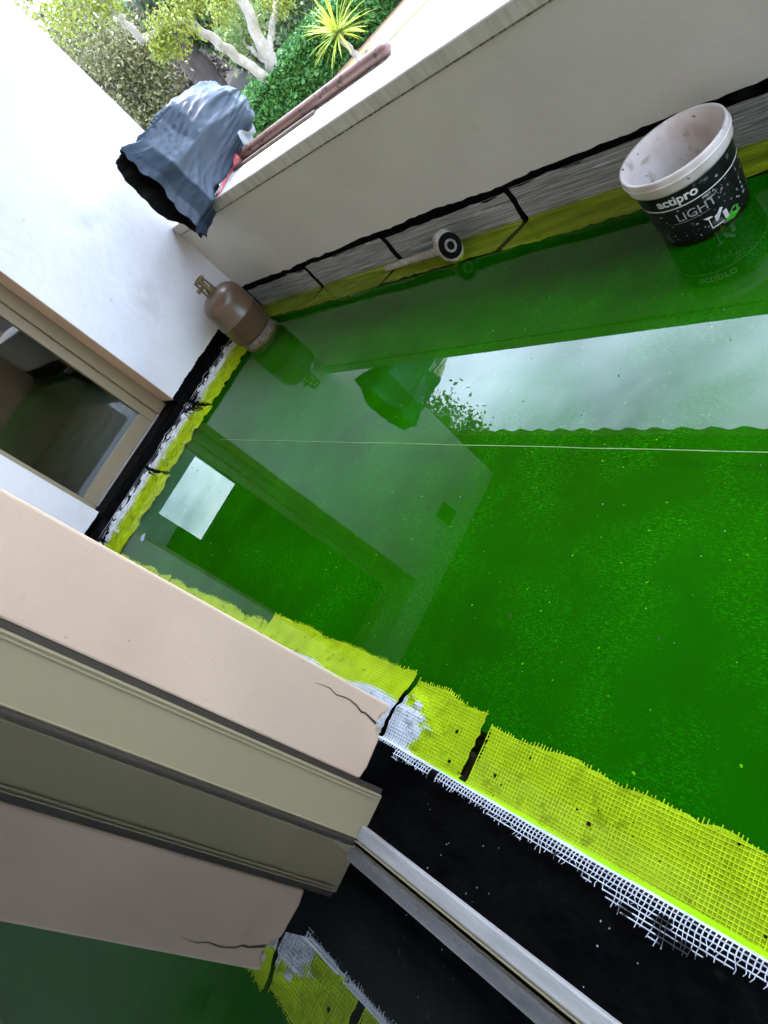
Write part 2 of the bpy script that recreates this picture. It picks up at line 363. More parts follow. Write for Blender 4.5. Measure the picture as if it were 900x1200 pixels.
# ---------------------------------------------------------------- near wall, its reveal and the window beside the camera
nw = empty('house_wall', (A - .3, -.1, 0), 'beige plastered wall end with a crack and a chipped foot beside the window frame', 'wall')
prof = [(0, H), (0, .224), (-.008, .208), (-.030, .230), (-.056, .236), (-.074, .208), (-.088, .199), (-.12, .197), (-.165, .193), (-.2, .200), (-.2, H)]
mb = MB(); mb.prism([(-.05, y, z) for y, z in prof], [(A, y, z) for y, z in prof]); mb.build('plaster', M['beige_plaster'], nw, bevel=.006)
MB().box(-.3, A - .004, -.36, -.2155, .0, H).build('wall_core', M['mortar'], nw)
MB().box(-.3, A - .012, -.215, -.093, -.3, .235).build('upstand', M['bitumen'], nw)
# exposed mortar in the chip
mb = MB(); r5 = random.Random(5)
for k in range(7):
    c = Vector((A - .012 + r5.uniform(-.01, .012), -.035 - .008 * k + r5.uniform(-.006, .006), .218 + r5.uniform(-.016, .014))); q = r5.uniform(.008, .016)
    pts = [c + Vector((r5.uniform(-1, 1), r5.uniform(-1, 1), r5.uniform(-1, 1))).normalized() * q for _ in range(8)]
    bmx = bmesh.new(); [bmx.verts.new(p) for p in pts]; bmesh.ops.convex_hull(bmx, input=bmx.verts); bmx.verts.index_update()
    mb.add([v.co.copy() for v in bmx.verts], [tuple(v.index for v in f.verts) for f in bmx.faces]); bmx.free()
mb.build('broken_mortar', M['mortar'], nw)
# crack running up the reveal
cy_ = [(-.058, .236), (-.052, .262), (-.047, .285), (-.049, .300), (-.040, .325), (-.036, .352), (-.037, .372), (-.041, .40), (-.034, .425), (-.036, .45), (-.040, .475)]
mb = MB(); wd = [.0038, .0030, .0022, .0026, .0020, .0016, .0018, .0013, .0011, .0008, .0003]
for i in range(len(cy_) - 1):
    (ya, za), (yb, zb) = cy_[i], cy_[i + 1]; wa, wb = wd[i], wd[i + 1]
    mb.add([(A + .0008, ya - wa, za), (A + .0008, ya + wa, za), (A + .0008, yb + wb, zb), (A + .0008, yb - wb, zb)], [(0, 1, 2, 3)])
mb.build('crack', M['gasket'], nw, fixn=False)

# black coated ledge in front of the window
tag(MB().box(A - .021, X1, -.42, -.092, -.3, LZ).build('door_ledge', M['bitumen'], bevel=.012), 'black bitumen coated ledge between the window sill and the yellow mesh strip', 'ledge')
dw = empty('sliding_window', (A + .5, -.34, .1), 'olive framed glass window with a worn grey sill, mirroring the beige wall', 'window')
MB().box(A - .06, A - .004, -.2145, -.2005, .10, 2.6).build('seal', M['gasket'], dw)
st = MB().box(A - .06, A + .004, -.338, -.215, .085, 2.6).build('stile', M['frame'], dw, bevel=.004)
for y in (-.219, -.228, -.333): MB().box(A + .0035, A + .0075, y - .0022, y + .0022, .12, 2.59).build('rib', M['frame'], st, bevel=.0015)
MB().box(A + .003, A + .012, -.352, -.3385, .09, 2.6).build('glazing_bead', M['gasket'], dw)
rl = MB().box(A + .0045, 5.7, -.338, -.300, .095, .126).build('bottom_rail', M['sill'], dw, bevel=.005)
MB().box(A + .0046, 5.7, -.3415, -.3385, .095, .131).build('track_lip', M['frame'], rl)
MB().box(5.7, 5.8, -.338, -.215, .10, 2.6).build('stile', M['frame'], dw, bevel=.004)
MB().box(A - .06, 5.8, -.338, -.215, 2.6, 2.7).build('top_rail', M['frame'], dw, bevel=.004)
MB().grid([[(x, -.345, z) for z in (.1, 2.6)] for x in (A - .02, 5.72)]).build('pane', M['glass_near'], dw, fixn=False)
tag(MB().box(A - .1, 5.9, -.40, -.001, 2.7, H).box(5.8, X1, -.40, -.001, .2, H).build('window_lintel', M['beige_plaster']), 'beige plaster lintel and pier round the window', 'wall')
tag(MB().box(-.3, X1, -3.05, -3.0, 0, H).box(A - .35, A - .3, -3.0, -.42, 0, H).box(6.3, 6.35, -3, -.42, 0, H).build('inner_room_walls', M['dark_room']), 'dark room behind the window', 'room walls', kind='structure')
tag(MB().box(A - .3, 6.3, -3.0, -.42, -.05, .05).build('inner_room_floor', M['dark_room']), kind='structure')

tag(MB().box(X1, X1 + .25, -.42, W + T, -.5, 1.7).build('sky_blocker_wall', M['beige_plaster'], bevel=.01), 'unseen beige wall added to block low sky at the open end of the balcony', 'wall')  # unseen wall added to keep low sky out of the water and glass reflections
# ---------------------------------------------------------------- roof overhead (seen in the water's mirror)
rf = empty('roof_overhang', (2, 1.5, H), 'deep roof overhang with a wavy tiled edge above the balcony', 'roof')
XR = 6.2
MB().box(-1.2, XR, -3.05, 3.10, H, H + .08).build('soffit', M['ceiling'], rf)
tile = MB(); px_ = []
per = .26
for k in range(13):
    u = k / 12; x = u * per; z = H + .085 + .045 * (0.5 + .5 * math.cos(2 * math.pi * u)); px_.append((x, z))
tile.grid([[(x, y, z + dz) for (y, dz) in ((2.75, .10), (3.26, 0))] for x, z in px_]); tile.grid([[(x, 3.26, z), (x, 3.26, z - .018), (x, 2.75, z + .08)] and [(x, 3.26, z), (x, 3.255, z - .02), (x, 2.75, z + .08)] for x, z in px_])
first = None; nT = int((XR + 1.2) / per)
for k in range(nT):
    if first is None: first = tile.build('roof_tile', M['tile'], rf, smooth=True, fixn=False); o = first
    else: o = first.copy(); link(o)
    o.location.x = -1.2 + k * per
MB().box(-1.2, XR, 3.06, 3.10, H - .03, H - .0005).build('fascia_board', M['ceiling'], rf)

# ---------------------------------------------------------------- fibre mesh strips turned up the walls
def strip(name, origin, along, outd, length, wfloor, hup, over=0.0, sheet='fabric', thread='thread', cell=.0096, seed=0, ext=.0, edge=.006, tw=.0013, skew=0.0, parent=None, ramp=0.0, cx=.022, cz=.022, warp=True, rise=None, fray=None, trim=0.0):
    """origin on the wall/floor corner; along = unit vector on the wall, outd = unit vector away from the wall."""
    o = Vector(origin); a = Vector(along); d = Vector(outd); up = Vector((0, 0, 1)); r = random.Random(seed)
    prof = []                                       # (s, out, z): path from floor edge up the wall and over the ledge
    nfl = max(3, int(wfloor / (.016 if rise else .03))); cr = cx
    for i in range(nfl): prof.append((wfloor - (wfloor - cr) * i / (nfl - 1), .004))
    for k in (1, 2, 3):
        t = k / 4 * math.pi / 2; prof.append((.004 + (cr - .004) * (1 - math.sin(t)), .004 + (cz - .004) * (1 - math.cos(t))))
    nu = max(2, int(hup / .04))
    for i in range(nu + 1): prof.append((.004, cz + (hup - cz) * i / nu))
    if over:
        prof.append((-.004, hup + .004)); prof += [(-.012 - (over - .012) * i / 2, hup + .006) for i in range(3)]
    S = [0]
    for p, q in zip(prof[:-1], prof[1:]): S.append(S[-1] + math.hypot(p[0] - q[0], p[1] - q[1]))
    def at(u, s, lift=0.0):
        ou, os = u, s
        s = max(0, min(S[-1], s)); i = 0
        while i < len(S) - 2 and S[i + 1] < s: i += 1
        t = (s - S[i]) / max(1e-9, S[i + 1] - S[i]); p = prof[i]; q = prof[i + 1]
        x = p[0] + (q[0] - p[0]) * t; z = p[1] + (q[1] - p[1]) * t
        tx, tz = q[0] - p[0], q[1] - p[1]; l = math.hypot(tx, tz) or 1
        nx, nz_ = tz / l, -tx / l
        wob = .0025 * mnoise.noise(Vector((u * 9 + seed, s * 9, 1.7)))
        if rise: z += rise(ou / length, os / S[-1])
        return o + a * (u + skew * (x / max(wfloor, .01))) + d * (x + nx * (lift + wob)) + up * (z + nz_ * (lift + wob))
    nu_ = max(4, int(length / (.016 if rise else .03))); P = []
    for i in range(nu_ + 1):
        u = length * i / nu_
        e0 = edge * (1 + 1.6 * mnoise.noise(Vector((u * 6, seed, 0))) + .9 * mnoise.noise(Vector((u * 31, seed, 9)))) + max(0, r.uniform(-.01, .006))
        e1 = (edge * .8 * (1 + 1.5 * mnoise.noise(Vector((u * 7, seed, 5)))) + r.uniform(0, .006)) + trim * (1 + .3 * mnoise.noise(Vector((u * 12, seed, 8))))
        row = []
        for j, s in enumerate(S):
            ss = max(0.0, min(S[-1], max(s, e0))); ss = min(ss, S[-1] - e1)
            row.append(at(u + (r.uniform(-.006, .006) if i in (0, nu_) else 0), ss))
        P.append(row)
    sh = MB().grid(P).build(name, M[sheet], parent, fixn=False, smooth=True)
    # threads, raised on the sheet
    mb = MB(); mbf = MB(); fr_on = [False]
    def ribbon(pts, wdir, tw=tw):
        v = []; f = []
        for i, (p, h) in enumerate(pts): v += [p - wdir * tw, p + h, p + wdir * tw]
        for i in range(len(pts) - 1): f += [(3 * i, 3 * i + 1, 3 * i + 4, 3 * i + 3), (3 * i + 1, 3 * i + 2, 3 * i + 5, 3 * i + 4)]
        (mbf if fr_on[0] else mb).add(v, f)
    n = int(length / cell)
    ss_ = [0.0] + [s for s in S if s > 0]
    for k in range(n + 1 if warp else 0):
        u = k * cell + r.uniform(-.0012, .0012)
        s0 = max(0, edge * (1 + 1.6 * mnoise.noise(Vector((u * 6, seed, 0)))) - r.uniform(0, .010)); s1 = S[-1]
        pts = [s0] + [s for s in S if s0 + .004 < s < s1 - .004] + [s1]
        seq = [(at(u + .002 * mnoise.noise(Vector((u * 20, s * 20, seed))), s, .001), (at(u, s, .0034) - at(u, s, .001))) for s in pts]
        if ext:
            l = ext * (min(1, .25 + u / ramp) if ramp else 1) * max(0.05, .5 + .9 * mnoise.noise(Vector((u * 4.2, seed, 2))) + .4 * mnoise.noise(Vector((u * 30, seed, 4))) + r.uniform(-.15, .15))
            if fray: ribbon(seq, a); seq = seq[-2:]
            if fray and r.random() < .28: l *= .35
            p, h = seq[-1]; dirn = (seq[-1][0] - seq[-2][0]).normalized(); cur = p
            for q in range(3):
                cur = cur + dirn * l / 3 + a * r.uniform(-.004, .004); seq.append((Vector((cur.x, cur.y, max(cur.z, p.z - .001))), h * .6))
            if fray: fr_on[0] = True; ribbon(seq, a, tw * .62); fr_on[0] = False; continue
        ribbon(seq, a)
    m = int(S[-1] / cell)
    for k in range(1, m + (1 + int(ext / cell) if ext else 0)):
        s = k * cell; nseg = max(3, int(length / (.02 if rise else .06))); pts = []
        if s > S[-1]:
            # loose weft threads in the frayed border, only where the warp reaches
            run = []; fr_on[0] = bool(fray)
            for i in range(int(length / .012) + 1):
                u = i * .012
                l = ext * (min(1, .25 + u / ramp) if ramp else 1) * max(0.05, .5 + .9 * mnoise.noise(Vector((u * 4.2, seed, 2))) + .4 * mnoise.noise(Vector((u * 30, seed, 4))))
                if l > s - S[-1] + .002: run.append((at(u, S[-1], .001) - d * (s - S[-1]), Vector((0, 0, .0022))))
                else:
                    if len(run) > 1: ribbon(run, d)
                    run = []
            if len(run) > 1: ribbon(run, d)
            fr_on[0] = False; continue
        brk = edge * 1.2
        for i in range(nseg + 1):
            u = length * i / nseg; sj = s + .002 * mnoise.noise(Vector((u * 8, k, seed)))
            if s < edge * 2.2 and s < edge * (1 + 1.6 * mnoise.noise(Vector((u * 6, seed, 0)))):
                if len(pts) > 1: ribbon(pts, (at(u, s + .003) - at(u, s)).normalized())
                pts = []; continue
            pts.append((at(u, sj, .001), at(u, s, .003) - at(u, s, .001)))
        if len(pts) > 1: ribbon(pts, (at(length * .5, s + .003) - at(length * .5, s - .003)).normalized())
    if mbf.v: tag(mbf.build('frayed_threads', M[fray], sh, fixn=False), kind='stuff')
    t = mb.build('mesh_threads', M[thread], sh, fixn=False); tag(t, kind='stuff')
    return sh

X_, Y_ = (1, 0, 0), (0, 1, 0)
# black primer bands under the strips, showing at the joints
for nm, b_ in (('a', (.0, 5.5, W - .155, W + .011, .0005, .0025)), ('b', (-.015, .27, .0, 1.9, .0006, .0024)), ('c', (.3, 5.4, -.0915, .055, .0007, .0026))):
    MB().box(*b_).build('primer_band', M['bitumen'], fl)
# bright meniscus line painted as a lime strip along the window ledge
M['meniscus'] = mat('lime_meniscus', (.42, .70, .16), (.32, .55, .10), 5, .5)
mb = MB(); r6 = random.Random(6); n_ = 60; lo_ = []
P = []
for i in range(n_ + 1):
    x = 3.40 + 1.95 * i / n_; wd2 = .006 + .009 * i / n_ + .004 * mnoise.noise(Vector((x * 5, 0, 0)))
    P.append([(x, -.0875, .0205), (x, -.0875 + wd2 * .4, .0125), (x, -.0875 + wd2, .0085)])
MB().grid(P).build('meniscus_strip', M['meniscus'], fl, smooth=True, fixn=False)
# along the parapet: joints near x = .92, 1.76, 2.69, 3.60, 4.5
pj = [.03, .91, 1.755, 2.685, 3.62, 4.55, 5.5]
for i, (x0, x1) in enumerate(zip(pj[:-1], pj[1:])):
    strip('mesh_strip', (x0 + .018, W + .012, 0), X_, (0, -1, 0), x1 - x0 - .038, .178 + (.012 if i % 2 else 0), .196 + (.008 if i % 2 else -.004), sheet='fabric_grey', thread='thread_dirty', cell=.0135, seed=20 + i, edge=.017, skew=-.11 if i else -.05, parent=fl, warp=False)
# along the end wall
lj = [.02, .715, 1.30, 1.90]
for i, (y0, y1) in enumerate(zip(lj[:-1], lj[1:])):
    strip('mesh_strip', (-.02, y0 + .012, 0), Y_, (1, 0, 0), y1 - y0 - .024, (.41, .345, .33)[i], .085, cx=.20, cz=.055, sheet='fabric_left', thread='thread', cell=.0135, seed=40 + i, edge=.022, parent=fl, warp=False, rise=lambda u, v: max(0, .030 * mnoise.noise(Vector((u * 9 + i, v * 11, 2))) + .012 * mnoise.noise(Vector((u * 40, v * 30, 7)))) if v < .95 else 0)
# tar brushed over the top of the end wall strip
def lz(x): return .004 + .051 * (1 - math.cos(math.asin(max(-1, min(1, 1 - (x + .016) / .196)))))
mb = MB(); r8 = random.Random(8)
for (yc, spread, cnt, reach) in ((.06, .08, 16, .09), (.70, .03, 7, .16), (1.30, .07, 34, .20), (1.24, .07, 12, .10)):
    for k in range(cnt):
        y = r8.gauss(yc, spread * .5); x1_ = r8.uniform(.005, reach); x0_ = max(-.016, x1_ - r8.uniform(.02, .12)); w_ = r8.uniform(.002, .009); sk = r8.uniform(-.012, .012)
        row = []
        for i in range(6):
            t = i / 5; x = x0_ + (x1_ - x0_) * t; ww = w_ * (1 - .75 * t) * r8.uniform(.5, 1.3); z = lz(x) + .0055
            row.append([(x, y + sk * t - ww, z), (x, y + sk * t, z + .003), (x, y + sk * t + ww, z)])
        mb.grid(row)
row = []
for i in range(261):
    y = .03 + 1.85 * i / 260; q = -.004 + .016 * mnoise.noise(Vector((y * 5, 1, 0))) + .016 * mnoise.noise(Vector((y * 19, 4, 0))) + .012 * mnoise.noise(Vector((y * 61, 9, 0))) + (.05 * math.exp(-((y - 1.28) / .05) ** 2)) + (.05 * math.exp(-((y - .05) / .06) ** 2))
    q = max(-.012, q); row.append([(-.0165, y, .094)] + [(-.014 + (q + .014) * t, y, lz(-.014 + (q + .014) * t) + .0065) for t in (0, .35, .7, 1)])
mb.grid(row)
tag(mb.build('tar_smears', M['bitumen'], fl, fixn=False), kind='stuff')
# along the near wall and the window
nj = [.05, 1.30, 2.43, 3.355]
for i, (x0, x1) in enumerate(zip(nj[:-1], nj[1:])):
    strip('mesh_strip', (x0 + .010, -.093, 0), X_, Y_, x1 - x0 - .020, (.19, .186, .232)[i], .18, sheet='fabric', thread='thread', seed=60 + i, edge=.013, parent=fl, rise=lambda u, v: .030 * max(0, min(1, (v - .10) / .30)) * (1 + .5 * mnoise.noise(Vector((u * 4, v * 3, 1)))) if v < .6 else .03)
strip('mesh_strip', (3.372, -.093, 0), X_, Y_, .292, .222, LZ + .008, over=.014, sheet='fabric', seed=70, trim=.085, edge=.016, ext=.014, fray='thread_fray', rise=lambda u, v: .036 * max(0, min(1, (v - .12 + .10 * mnoise.noise(Vector((u * 7, v * 12, 3)))) / .22)) * max(0, min(1, 1.15 - 1.5 * u + .25 * mnoise.noise(Vector((u * 9, v * 14, 5))))) if v < .5 else .036 * max(0, min(1, 1.15 - 1.5 * u)) * max(0, (1 - v) * 2), parent=fl)
strip('mesh_strip', (3.695, -.093, 0), X_, Y_, 1.75, .185, LZ + .008, over=.014, sheet='fabric', seed=71, trim=.085, edge=.011, ext=.052, ramp=.85, fray='thread_fray', parent=fl)

# ---------------------------------------------------------------- gas cylinder in the corner
def at_parts(root): return lambda mb, name, m, **k: mb.build(name, m, root, **k)
gx, gy, GZ = .425, 1.885, .004
gas = empty('gas_cylinder', (gx, gy, GZ), 'brown gas cylinder standing in the corner of the two walls', 'gas cylinder')
GR = .160
def arc(r0, z0, r1, z1, n=8):      # quarter ellipse from the side (r0,z0) to the top (r1,z1)
    return [(r1 + (r0 - r1) * math.cos(t), z0 + (z1 - z0) * math.sin(t)) for t in [math.pi / 2 * i / n for i in range(n + 1)]]
prof = [(.05, .045), (.11, .05), (.14, .07), (GR, .10), (GR, .235), (GR + .0025, .238), (GR + .0025, .246), (GR, .249), (GR, .36)] + arc(GR, .36, .032, .462)[1:] + [(.032, .475), (.002, .477)]
MB().lathe(prof, 48, (gx, gy, GZ)).build('body', M['gas_paint'], gas, smooth=True)
MB().lathe([(.128, 0), (.138, 0), (.140, .012), (.136, .075), (.128, .075)], 40, (gx, gy, GZ), closed=True).build('foot_ring', M['rust'], gas, smooth=False)
valve = MB().lathe([(.001, .46), (.026, .46), (.026, .50), (.017, .505), (.017, .545), (.022, .55), (.022, .565), (.001, .568)], 20, (gx, gy, GZ)).build('valve', M['brass'], gas, smooth=False)
MB().tube([(gx, gy, GZ + .525), (gx - .03, gy - .028, GZ + .525), (gx - .05, gy - .045, GZ + .525)], [.014, .014, .017], 12).build('valve_outlet', M['brass'], valve)
mb = MB()
for s_ in (0, 1, 2):
    a = .5 + s_ * 2 * math.pi / 3
    p0 = Vector((gx + .045 * math.cos(a), gy + .045 * math.sin(a), GZ + .452)); p1 = Vector((gx + .036 * math.cos(a), gy + .036 * math.sin(a), GZ + .575))
    mb.tube([p0, p1], .008, 8)
mb.lathe([(.030, .570), (.044, .570), (.044, .584), (.030, .584)], 28, (gx, gy, GZ), closed=True)
mb.build('valve_guard', M['gas_paint'], gas)

# ---------------------------------------------------------------- plaster bucket
bx_, by_ = 3.632, 1.955; BZ = .004; BH = .292; RB, RT = .143, .166
bk = empty('bucket', (bx_, by_, BZ), 'white plastic bucket with a black printed label standing in the green water', 'bucket')
def br(z): return RB + (RT - RB) * z / BH
prof = [(.001, .006), (RB - .006, .006), (RB, .0), (RB, .002), (br(.229), .229), (br(.229) + .006, .231), (br(.236) + .010, .236), (RT + .008, .286), (RT + .007, .291), (RT - .001, .292), (RT - .004, .288), (br(.22) - .004, .22), (RB - .006, .012), (.001, .012)]
MB().lathe(prof, 64, (bx_, by_, BZ)).build('shell', M['bucket'], bk, smooth=False).data.polygons.foreach_set('use_smooth', [True] * (64 * 13))
MB().lathe([(RT + .0085, .262), (RT + .0115, .264), (RT + .0115, .270), (RT + .0085, .272)], 64, (bx_, by_, BZ)).build('rim_bead', M['bucket'], bk, smooth=True)
MB().lathe([(br(.001) + .0008, .001), (br(.225) + .0008, .225)], 64, (bx_, by_, BZ)).build('label', M['label'], bk, smooth=True)
front = math.atan2(CAM.y - by_, CAM.x - bx_)
def wrap(u, z, off=.0016):        # u: metres round the bucket from the camera-facing line, positive to the right
    r = br(z) + off; a = front + u / br(z); return (bx_ + r * math.cos(a), by_ + r * math.sin(a), BZ + z)
def text_on(txt, size, u0, z0, name, m, bold=0.0, shear=0.0, parent=None):
    cu = bpy.data.curves.new('t', 'FONT'); cu.body = txt; cu.size = size; cu.offset = bold; cu.shear = shear; cu.resolution_u = 3
    to = bpy.data.objects.new('t', cu); link(to); dg = bpy.context.evaluated_depsgraph_get(); me = bpy.data.meshes.new_from_object(to.evaluated_get(dg))
    bm = bmesh.new(); bm.from_mesh(me)
    bmesh.ops.triangulate(bm, faces=bm.faces)
    for _ in range(2): bmesh.ops.subdivide_edges(bm, edges=[e for e in bm.edges if e.calc_length() > .012], cuts=1)
    for v in bm.verts: v.co = wrap(u0 + v.co.x, z0 + v.co.y)
    me2 = bpy.data.meshes.new(name); bm.to_mesh(me2); bm.free(); me2.materials.append(m)
    bpy.data.objects.remove(to); bpy.data.curves.remove(cu); bpy.data.meshes.remove(me)
    o = link(bpy.data.objects.new(name, me2)); o.parent = bk; o.matrix_parent_inverse = world_inv(bk)
    return o
def patch(pts, name, m):
    mb = MB(); v = [wrap(u, z, .0014) for u, z in pts]; mb.add(v, [tuple(range(len(v)))]); return mb.build(name, m, bk, fixn=False)
def band(u0, u1, z0, z1, name, m, n=24):
    return MB().grid([[wrap(u0 + (u1 - u0) * i / n, z, .0014) for z in (z0, z1)] for i in range(n + 1)]).build(name, m, bk, fixn=False)
text_on('actipro', .046, -.120, .184, 'lettering', M['ink'], bold=.0012)
text_on('LIGHT', .046, -.082, .112, 'lettering', M['ink_grey'])
text_on('PRET A', .013, .012, .152, 'lettering', M['ink'])
text_on('L\'EMPLOI', .010, .016, .140, 'lettering', M['ink_grey'])
band(-.36, .36, .166, .170, 'label_line', M['ink'], 60)
band(-.10, .02, .104, .1055, 'label_line', M['ink_grey'])
# pictogram: little house with a trowel hand
band(.000, .003, .035, .072, 'pictogram', M['ink'], 2); band(.000, .040, .030, .035, 'pictogram', M['ink'], 8); band(.046, .060, .035, .066, 'pictogram', M['ink'], 4)
patch([(.018, .048), (.026, .048), (.040, .066), (.052, .080), (.044, .086), (.030, .072), (.020, .070)], 'pictogram', M['ink'])
patch([(-.012, .082), (.012, .078), (.016, .071), (-.002, .072)], 'pictogram', M['ink'])
patch([(.040, .020), (.07, .014), (.095, .022), (.100, .045), (.082, .052), (.066, .044), (.05, .036)], 'green_splash', M['lime'])
r9 = random.Random(9)
for k in range(44):
    u = r9.uniform(-.12, .2); z = r9.uniform(.02, .21); q = r9.uniform(.0012, .004)
    patch([(u + q * math.cos(t) * r9.uniform(.6, 1.5), z + q * math.sin(t) * r9.uniform(.6, 1.5)) for t in (0, 1.2, 2.5, 3.8, 5)], 'splash', M['ink_grey'])
for k in range(6): band(.135 + k * .004 - k * k * .0003, .150 - k * .001, .052 + k * .017, .058 + k * .018, 'print_mark', M['ink_grey'], 3)

# ---------------------------------------------------------------- pipe stub at the foot of the parapet
pp = empty('drain_pipe', (2.2, W - .09, .02), 'mortar smeared drain pipe with a round black mouth lying at the parapet foot', 'pipe')
d_ = Vector((.93, -.31, .18)).normalized(); ctr = Vector((2.325, W - .135, .098))
rr_ = random.Random(3); pts = []; rad = []
for i in range(15):
    t = i / 14; p = ctr - Vector((1, -.02, 0)) * (.62 * (1 - t)) ; p.z = .048 + .045 * t * t; p.y = W - .075 - .06 * t * t
    pts.append(p); rad.append(.019 + .006 * t + rr_.uniform(-.003, .003))
MB().tube(pts, rad, 10).build('pipe', M['pipe'], pp, smooth=True)
ex = d_.orthogonal().normalized(); ex = (Vector((0, 0, 1)) - d_ * d_.z).normalized(); ey = d_.cross(ex)
lo = []; hi = []
for k in range(22):
    a = 2 * math.pi * k / 22; rad_ = .072 + .022 * abs(math.cos(a)) ** 5 + rr_.uniform(-.004, .004)
    q = ctr + (ex * math.cos(a) + ey * math.sin(a) * .86) * rad_; lo.append(q - d_ * .045 * (1 if k % 2 else .8)); hi.append(q)
fl_ = MB().prism(lo, hi).build('flange', M['pipe'], pp, bevel=.006)
def ring(r0, r1, off, name, m, thick=.004):
    n = 32; P = []
    for k in range(n + 1):
        a = 2 * math.pi * k / n; e = (ex * math.cos(a) + ey * math.sin(a) * .9)
        P.append([ctr + e * r0 + d_ * off, ctr + e * r0 + d_ * (off + thick), ctr + e * r1 + d_ * (off + thick), ctr + e * r1 + d_ * off])
    return MB().grid(P).build(name, m, fl_, fixn=False)
ring(.001, .066, .0005, 'mouth', M['black']); ring(.022, .034, .0050, 'inner_ring', M['pipe_ring'], .006)

# ---------------------------------------------------------------- plastic sheet thrown over the parapet corner
tp = empty('plastic_sack', (.68, 2.4, .84), 'crumpled slate blue plastic sack draped over the parapet corner', 'sack')
rings = [  # y, (x,z) top, (x,z) bottom, half width in x
    (2.03, (.63, 1.385), (.66, .745), .115), (2.08, (.64, 1.372), (.66, .770), .125), (2.17, (.66, 1.335), (.70, .80), .16), (2.27, (.68, 1.315), (.69, .862), .135), (2.36, (.69, 1.31), (.70, .87), .115),
    (2.46, (.71, 1.315), (.72, .872), .115), (2.56, (.72, 1.31), (.74, .88), .115), (2.66, (.71, 1.29), (.74, .90), .12), (2.76, (.69, 1.245), (.76, .935), .13), (2.83, (.66, 1.21), (.74, .97), .12)]
SN = 144
def sack(scale, dy, wr, sub=9):
    P = []
    R2 = []
    for (a, b) in zip(rings[:-1], rings[1:]):
        for k in range(sub):
            t = k / sub; L_ = lambda p, q: p + (q - p) * t
            R2.append((L_(a[0], b[0]), (L_(a[1][0], b[1][0]), L_(a[1][1], b[1][1])), (L_(a[2][0], b[2][0]), L_(a[2][1], b[2][1])), L_(a[3], b[3])))
    R2.append(rings[-1])
    for i, (y, tpn, bt, hw) in enumerate(R2):
        cx, cz = (tpn[0] + bt[0]) / 2, (tpn[1] + bt[1]) / 2; ax, az = (tpn[0] - bt[0]) / 2, (tpn[1] - bt[1]) / 2; row = []
        n = SN
        for k in range(n + 1):
            th = 2 * math.pi * (k % n) / n; c_, s_ = math.cos(th), math.sin(th)
            sq = 1.0 / max(.80, (abs(c_) ** 2.6 + abs(s_) ** 2.6) ** (1 / 2.6))
            p = Vector((cx + (ax * c_ + hw * s_) * sq * scale, y + dy, cz + az * c_ * sq * scale))
            q = Vector((p.x * 5, y * 3.2, p.z * 5))
            rid = 1 - abs(mnoise.noise(Vector((p.x * 4 + y * 5, y * 2.5, p.z * 7 - y * 6))))
            f2 = 1 - abs(mnoise.noise(Vector((p.x * 11 - y * 8, y * 5, p.z * 13 + y * 9))))
            cr1 = 1 - abs(mnoise.noise(Vector((c_ * 1.7 + y * 1.9, s_ * 1.7, y * 1.0)))); cr2 = 1 - abs(mnoise.noise(Vector((c_ * 5 - y * 2.5, s_ * 5 + 7, y * 2.2)))); cr3 = 1 - abs(mnoise.noise(Vector((c_ * 9 + 3, s_ * 9 - y * 5, y * 9))))
            dis = wr * (.034 * mnoise.noise(q * .7) + .036 * (cr1 ** 5 - .3) + .011 * (cr2 ** 9 - .2) + .004 * (cr3 ** 8 - .2))
            rv = Vector((p.x - cx, 0, p.z - cz)).normalized(); p = p + rv * dis
            lip = max(0, 1 - i / 16)
            p.y += lip * (.022 * math.sin(th * 2 + .6) + .014 * math.sin(th * 5) + .03 * mnoise.noise(Vector((th * 4, 0, 2)))) + .02 * mnoise.noise(q * 1.7)
            if y > 2.2 and p.z < .850: p.z = .850 - (.0 if y < W + T else (y - W - T) * .2)
            p.x = max(p.x, .02)
            row.append(p)
        P.append(row)
    return P
P = sack(1.0, 0, 1.0); mbs = MB().grid(P); last = P[-1]
mbs.add([sum((p for p in last[:-1]), Vector()) / SN + Vector((0, .05, 0))] + list(last[:-1]), [(0, 1 + k, 1 + (k + 1) % SN) for k in range(SN)])
mbs.build('sack_skin', M['tarp'], tp, smooth=True)
P2 = []
for row in P[:60]:
    cc = sum(row[:-1], Vector()) / SN; P2.append([p + (Vector((cc.x, 0, cc.z)) - Vector((p.x, 0, p.z))).normalized() * .007 + Vector((0, .004, 0)) for p in row])
ins = MB().grid(P2); l2 = P2[-1]
ins.add([sum((p for p in l2[:-1]), Vector()) / SN] + list(l2[:-1]), [(0, 1 + k, 1 + (k + 1) % SN) for k in range(SN)])
ins.build('dark_lining', M['tarp_in'], tp, smooth=True)
Pf = [[Vector((.80 + .13 * i / 8 + .01 * math.sin(j), 2.56 + .12 * j / 8, .845 + .12 * i / 8 * (1 - .2 * j / 8) + .02 * math.sin(i * .9 + j * .7))) for j in range(9)] for i in range(9)]
MB().grid(Pf).build('loose_flap', M['clear_bag'], tp, smooth=True)

